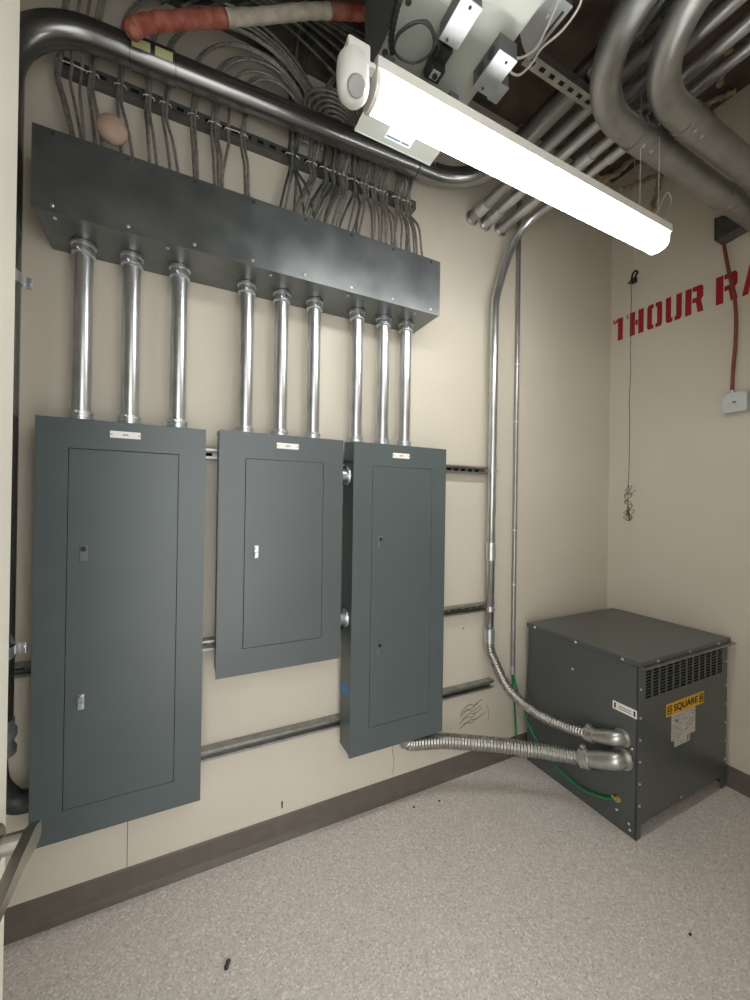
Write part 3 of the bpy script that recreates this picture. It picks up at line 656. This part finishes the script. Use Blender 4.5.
# ------------------------------------------------------------------ transformer
TX, TY, TZ = (1.845,2.632), (-.69,-.075), .80
t = thing('transformer', 'grey dry-type transformer cabinet on the floor in the corner', 'transformer', (2.24,-.38,0))
ZF = .072
bm = B(); add_box(bm, TX[0]+.004, TX[1]-.004, TY[0]+.035, TY[1], ZF, TZ-.03); obj('interior_shade', bm, M['slot'], t)  # black block: the shade inside the cabinet, put in as colour behind the louvres
for s, nm in ((0,'left'),(1,'right')):
    x = TX[s]; xs = sorted((x, x+(.004 if s == 0 else -.004)))
    bm = B(); add_box(bm, xs[0], xs[1], TY[0], TY[1], .001 if s == 0 else .02, TZ-.0225)
    # folded front flange, cut back above the floor into a foot
    fx = sorted((x, x+(.035 if s == 0 else -.035))); add_box(bm, fx[0], fx[1], TY[0]+.004, TY[0]+.008, .001, TZ-.0225)
    sd = obj('side_panel', bm, M['trans'], t)
bm = B(); add_box(bm, TX[0], TX[1], TY[1], TY[1]+.004, .001, TZ-.0225); obj('back_panel', bm, M['trans'], t)
# front panel with real louvre openings
xa, xb, za, zb = TX[0]+.0043, TX[1]-.0043, ZF, TZ-.03
hx0, hx1, hz0, hz1 = 1.892, 2.583, .622, .752
nx, nz = 12, 9
xsn = [xa]; 
pw = (hx1-hx0)/nx
for i in range(nx): xsn += [hx0+i*pw+pw*.1, hx0+(i+1)*pw-pw*.1]
xsn.append(xb)
ph = (hz1-hz0)/nz; zsn = [za]
for i in range(nz): zsn += [hz0+i*ph+ph*.13, hz0+(i+1)*ph-ph*.13]
zsn.append(zb)
bm = B(); V = {}
for i, x in enumerate(xsn):
    for j, z in enumerate(zsn): V[i,j] = bm.verts.new((x, TY[0], z))
for i in range(len(xsn)-1):
    for j in range(len(zsn)-1):
        if i%2 == 1 and j%2 == 1: continue
        bm.faces.new((V[i,j],V[i+1,j],V[i+1,j+1],V[i,j+1]))
r = bmesh.ops.extrude_face_region(bm, geom=bm.faces[:])
for e_ in r['geom']:
    if isinstance(e_, bmesh.types.BMVert): e_.co.y += .0035
fp = obj('front_panel', bm, M['trans'], t)
bm = B(); add_prism(bm, [(TY[0]-.026,TZ-.026),(TY[0]-.026,TZ-.030),(TY[0]+.002,TZ-.032),(TY[0]+.002,TZ-.022)], 'x', TX[0]+.01, TX[1]+.03); ll = obj('drip_lip', bm, M['strut'], t)
bm = B(); add_box(bm, TX[0]-.006, TX[1]+.012, TY[0]-.01, TY[1]+.015, TZ-.022, TZ, .003); lid = obj('lid', bm, M['trans'], t)
for x in (1.97,2.24,2.51): screw(lid, (x,TY[0]-.01,TZ-.012), (0,-1,0), .007, .006, 'steel', 'bolt')
for y in (-.62,-.38,-.12): screw(lid, (TX[0]-.006,y,TZ-.012), (-1,0,0), .007, .006, 'steel', 'bolt')
for k in range(6):
    z = .155+.098*k+.03*(k == 5)
    for x in (TX[0]+.014, TX[1]-.014): screw(fp, (x,TY[0],z), (0,-1,0), .006, .005, 'steel', 'bolt')
for x in (2.2,): screw(fp, (x,TY[0],ZF+.015), (0,-1,0), .006, .005, 'steel', 'bolt')
for y, z in ((-.66,.03),(-.655,.055),(-.60,.08),(-.10,.10),(-.36,.64),(-.665,.40)): screw(t, (TX[0],y,z), (-1,0,0), .006, .005, 'steel', 'bolt')
# yellow maker's label with its lettering and two marks
bm = B(); add_box(bm, 2.063, 2.397, TY[0]-.0012, TY[0], .503, .563); lb = obj('maker_label', bm, M['yellow'], t); lb['label'] = 'yellow maker label with black lettering'
F = lambda x, z: Matrix.Translation((x,TY[0]-.0016,z)) @ Matrix.Rotation(PI/2, 4, 'X')
text_obj('lettering', 'SQUARE', .044, F(2.230,.533) @ Matrix.Diagonal((1.28,1,1,1)), M['ink'], lb)
for x in (2.089,2.371):
    bm = B()
    for a in ((x-.017,x-.013,.513,.553),(x+.013,x+.017,.513,.553),(x-.017,x+.017,.513,.517),(x-.017,x+.017,.549,.553)): add_box(bm, a[0],a[1],TY[0]-.0022,TY[0]-.0012,a[2],a[3])
    obj('square_mark', bm, M['ink'], lb); text_obj('mark_letter', 'D', .027, F(x,.533), M['ink'], lb)
bm = B(); add_prism(bm, [(2.108,.503),(2.108,.378),(2.135,.378),(2.135,.345),(2.27,.345),(2.27,.378),(2.318,.378),(2.318,.503)], 'y', TY[0]-.001, TY[0]); dp = obj('data_sheet', bm, M['paper'], t); dp['label'] = 'crumpled white data sheet'
bm = B(); k = random.Random(4)
for j in range(9):
    z = .49-.013*j; x = 2.118
    while x < 2.29:
        w = k.uniform(.012,.05)
        if k.random() < .6: add_box(bm, x, min(x+w,2.31), TY[0]-.0014, TY[0]-.001, z-.003, z)
        x += w+.012
add_box(bm, 2.243,2.257,TY[0]-.0014,TY[0]-.001,.353,.378); add_box(bm, 2.14,2.165,TY[0]-.0014,TY[0]-.001,.46,.475)
obj('print', bm, M['ink2'], dp)
# white warning label on the left side
bm = B(); add_box(bm, TX[0]-.001, TX[0], -.684, -.574, .541, .579); wl = obj('warning_label', bm, M['plate'], t)
bm = B()
for y in (-.677,-.589): add_box(bm, TX[0]-.0015, TX[0]-.001, y, y+.008, .548, .572)
for z in (.552,.562): add_box(bm, TX[0]-.0015, TX[0]-.001, -.660, -.602, z, z+.003)
obj('print', bm, M['ink'], wl)

# flexible conduits
def flexible(label, pts, r, elbow_pts, re, ep, hub=None):
    t = thing('flexible_conduit', label, 'flexible conduit', pts[0], 'flexible conduits to the transformer')
    p = resample(spline(pts, 24), .0042 if r > .03 else .0034); bm = B()
    sweep(bm, p, r, 18, rf=lambda i: r*(1.0+.095*math.sin(i*2*PI/4))); obj('flexible_tube', bm, M['flex'], t)
    # clamp collar
    a, b = p[-12], p[-1]; d = (b-a).normalized()
    bm = B(); lathe(bm, [(r*1.02,0),(r*1.34,.001),(r*1.36,.014),(r*1.28,.016),(r*1.28,.022),(r*1.40,.024),(r*1.42,.042),(re,.046)], b-d*.026, d, 20); c = obj('clamp', bm, M['cast'], t, True)
    bm = B(); add_box(bm, (b-d*.012).x-.012, (b-d*.012).x+.01, (b-d*.012).y-.009, (b-d*.012).y+.009, b.z+r*1.3, b.z+r*1.75, .002); obj('clamp_screw', bm, M['steel'], c)
    bm = B(); q = spline([b]+elbow_pts, 8); n = len(q)
    sweep(bm, q, re, 20, rf=lambda i: re*(1.0+.12*math.sin(min(1,i/(n-1)*1.15)*PI))); el = obj('elbow', bm, M['cast'], t)
    bm = B(); lathe(bm, [(re*1.35,0),(re*1.4,.004),(re*1.3,.012)], (TX[0]-.0125,ep[0],ep[1]), (1,0,0), 20); obj('locknut', bm, M['cast'], t, True)
    return t, p
t, p = flexible('thick flexible conduit from the right panel bottom to the transformer', [(.985,-.1,.375),(.995,-.1,.345),(1.03,-.102,.326),(1.12,-.112,.314),(1.208,-.13,.304),(1.34,-.18,.288),(1.468,-.24,.276),(1.637,-.345,.262),(1.735,-.445,.268),(1.765,-.50,.282)], .034,
         [Vector((1.776,-.56,.308)),Vector((1.797,-.615,.330)),Vector((1.822,-.625,.335)),Vector((1.8445,-.626,.336))], .036, (-.626,.336))
bm = B(); lathe(bm, [(.045,0),(.047,.008),(.041,.014),(.041,.022),(.037,.03)], (.985,-.1,.3808), (0,0,-1), 20); obj('panel_connector', bm, M['cast'], t, True)
flexible('thin flexible conduit from the vertical conduit down to the transformer', [(1.547,-.066,.73),(1.553,-.066,.69),(1.573,-.07,.637),(1.627,-.13,.486),(1.701,-.23,.396),(1.756,-.36,.372),(1.783,-.475,.385),(1.789,-.51,.392)], .0255,
         [Vector((1.798,-.56,.410)),Vector((1.806,-.60,.424)),Vector((1.824,-.622,.430)),Vector((1.8445,-.624,.431))], .029, (-.624,.431))
bm = B(); band(bm, (1.5475,-.066,.765), (0,0,1), .08, .0285); tag(obj('conduit_coupling', bm, M['steel'], None, True), 'coupling where the silver vertical conduit meets the thin flexible one', 'coupling')
# stub bushing at the wall behind the thick flexible conduit
bm = B(); lathe(bm, [(.034,0),(.036,.008),(.028,.03),(.024,.05)], (.93,-.0005,.335), (0,-1,0), 18); tag(obj('wall_bushing', bm, M['plastic'], None, True), 'pale round bushing on the wall under the right panel', 'bushing')

# green earth wires
t = thing('earth_wire', 'green earth wire curving down to a brass lug on the transformer side', 'wire', (1.777,-.02,.5))
bm = B(); sweep(bm, spline([(1.777,-.018,.502),(1.784,-.04,.42),(1.79,-.063,.367),(1.806,-.142,.201),(1.822,-.265,.106),(1.832,-.406,.07),(1.833,-.52,.092),(1.834,-.598,.131)], 8), .0062, 10); obj('insulated_wire', bm, M['green'], t)
bm = B(); lathe(bm, [(.014,0),(.014,.006),(.009,.008),(.009,.016)], (TX[0],-.605,.133), (-1,0,0), 6); add_box(bm, TX[0]-.012, TX[0]-.004, -.604, -.58, .123, .140, .002); obj('lug', bm, M['brass'], t)
t = thing('earth_wire', 'green earth wire dropping straight to the floor behind the transformer', 'wire', (1.772,-.015,.002))
bm = B(); sweep(bm, spline([(1.772,-.016,.502),(1.773,-.03,.40),(1.784,-.035,.25),(1.80,-.03,.14),(1.81,-.032,.06),(1.812,-.034,.004)], 8), .0052, 10); obj('insulated_wire', bm, M['green'], t)

# ------------------------------------------------------------------ marks and debris
bm = B(); k = random.Random(12)
for j in range(7):
    z = .362-.016*j; x = 1.415+k.uniform(-.02,.02)
    pts = [(x,-.0012,z-.02),(x+.05,-.0012,z+.004+k.uniform(-.006,.006)),(x+.09,-.0012,z-.004),(x+.14+k.uniform(-.03,.02),-.0012,z+.018)]
    sweep(bm, spline(pts, 4), .0016, 4)
tag(obj('scribble', bm, M['mark']), 'dark scribbled scuff marks on the wall above the thick flexible conduit', 'wall mark')
for pts, lab in (([(.985,-.001,.30),(.98,-.001,.24),(.99,-.001,.19),(.984,-.001,.12)], 'fine crack running down the wall below the right panel'), ([(1.60,-.001,.34),(1.612,-.001,.28),(1.606,-.001,.25)], 'short crack in the wall left of the thin conduit')):
    bm = B(); sweep(bm, spline([Vector(q) for q in pts], 5), .0011, 4); tag(obj('wall_crack', bm, M['mark']), lab, 'wall mark', 'cracks in the wall')
for p, lab in (((.425,.155),'small dark hole low on the wall between the panels'), ((1.42,.80),'tiny dark hole in the wall right of the panels')):
    bm = B(); lathe(bm, [(.0045,0),(.0045,.001)], (p[0],0,p[1]), (0,-1,0), 10)
    if p[1] < .5: add_box(bm, p[0]-.003, p[0]+.003, -.0009, 0, p[1]-.02, p[1]+.012)
    tag(obj('wall_hole', bm, M['ink']), lab, 'wall mark', 'holes in the wall')
bm = B(); pts = spline([(.153,-.415,.008),(.158,-.405,.009),(.164,-.395,.009)], 5); sweep(bm, pts, .006, 10, rf=lambda i: .0065+.0015*math.sin(i)); tag(obj('tape_scrap', bm, M['dark']), 'small rolled dark scrap on the floor at the bottom of the photo', 'scrap')
for p, lab in (((1.186,-.12),'tiny dark crumb on the floor under the thick flexible conduit'), ((1.05,-.1),'tiny dark crumb on the floor below the right panel'), ((1.62,-1.0),'tiny dark crumb on the floor in front of the transformer')):
    bm = B(); bmesh.ops.create_icosphere(bm, subdivisions=1, radius=.005)
    for v in bm.verts: v.co = Vector((p[0]+v.co.x*1.3, p[1]+v.co.y, .0035+v.co.z*.7))
    tag(obj('crumb', bm, M['ink']), lab, 'crumb', 'crumbs on the floor')

# ------------------------------------------------------------------ light and camera
w = bpy.data.worlds.new('hall_light'); S.world = w; w.use_nodes = True
w.node_tree.nodes['Background'].inputs[0].default_value = (1,1,.985,1); w.node_tree.nodes['Background'].inputs[1].default_value = 2.1
cam = bpy.data.cameras.new('camera'); co = bpy.data.objects.new('camera', cam); COL.objects.link(co); S.camera = co
cam.sensor_fit = 'VERTICAL'; cam.sensor_height = 36; cam.sensor_width = 27; cam.lens = 36*394.44/1000; cam.clip_start = .02
yaw, pitch, roll = .4594, .0023, .0153
F_ = Vector((math.sin(yaw)*math.cos(pitch), math.cos(yaw)*math.cos(pitch), math.sin(pitch)))
r0 = Vector((math.cos(yaw), -math.sin(yaw), 0)); u0 = r0.cross(F_)
Rr = r0*math.cos(roll)+u0*math.sin(roll); Uu = -r0*math.sin(roll)+u0*math.cos(roll)
m = Matrix((Rr, Uu, -F_)).transposed().to_4x4(); m.translation = Vector((0,-1.74,1.5)); co.matrix_world = m
S.view_settings.view_transform = 'Standard'; S.view_settings.look = 'None'; S.view_settings.gamma = 1; S.view_settings.exposure = .9
try: S.view_settings.use_curve_mapping = False
except Exception: pass
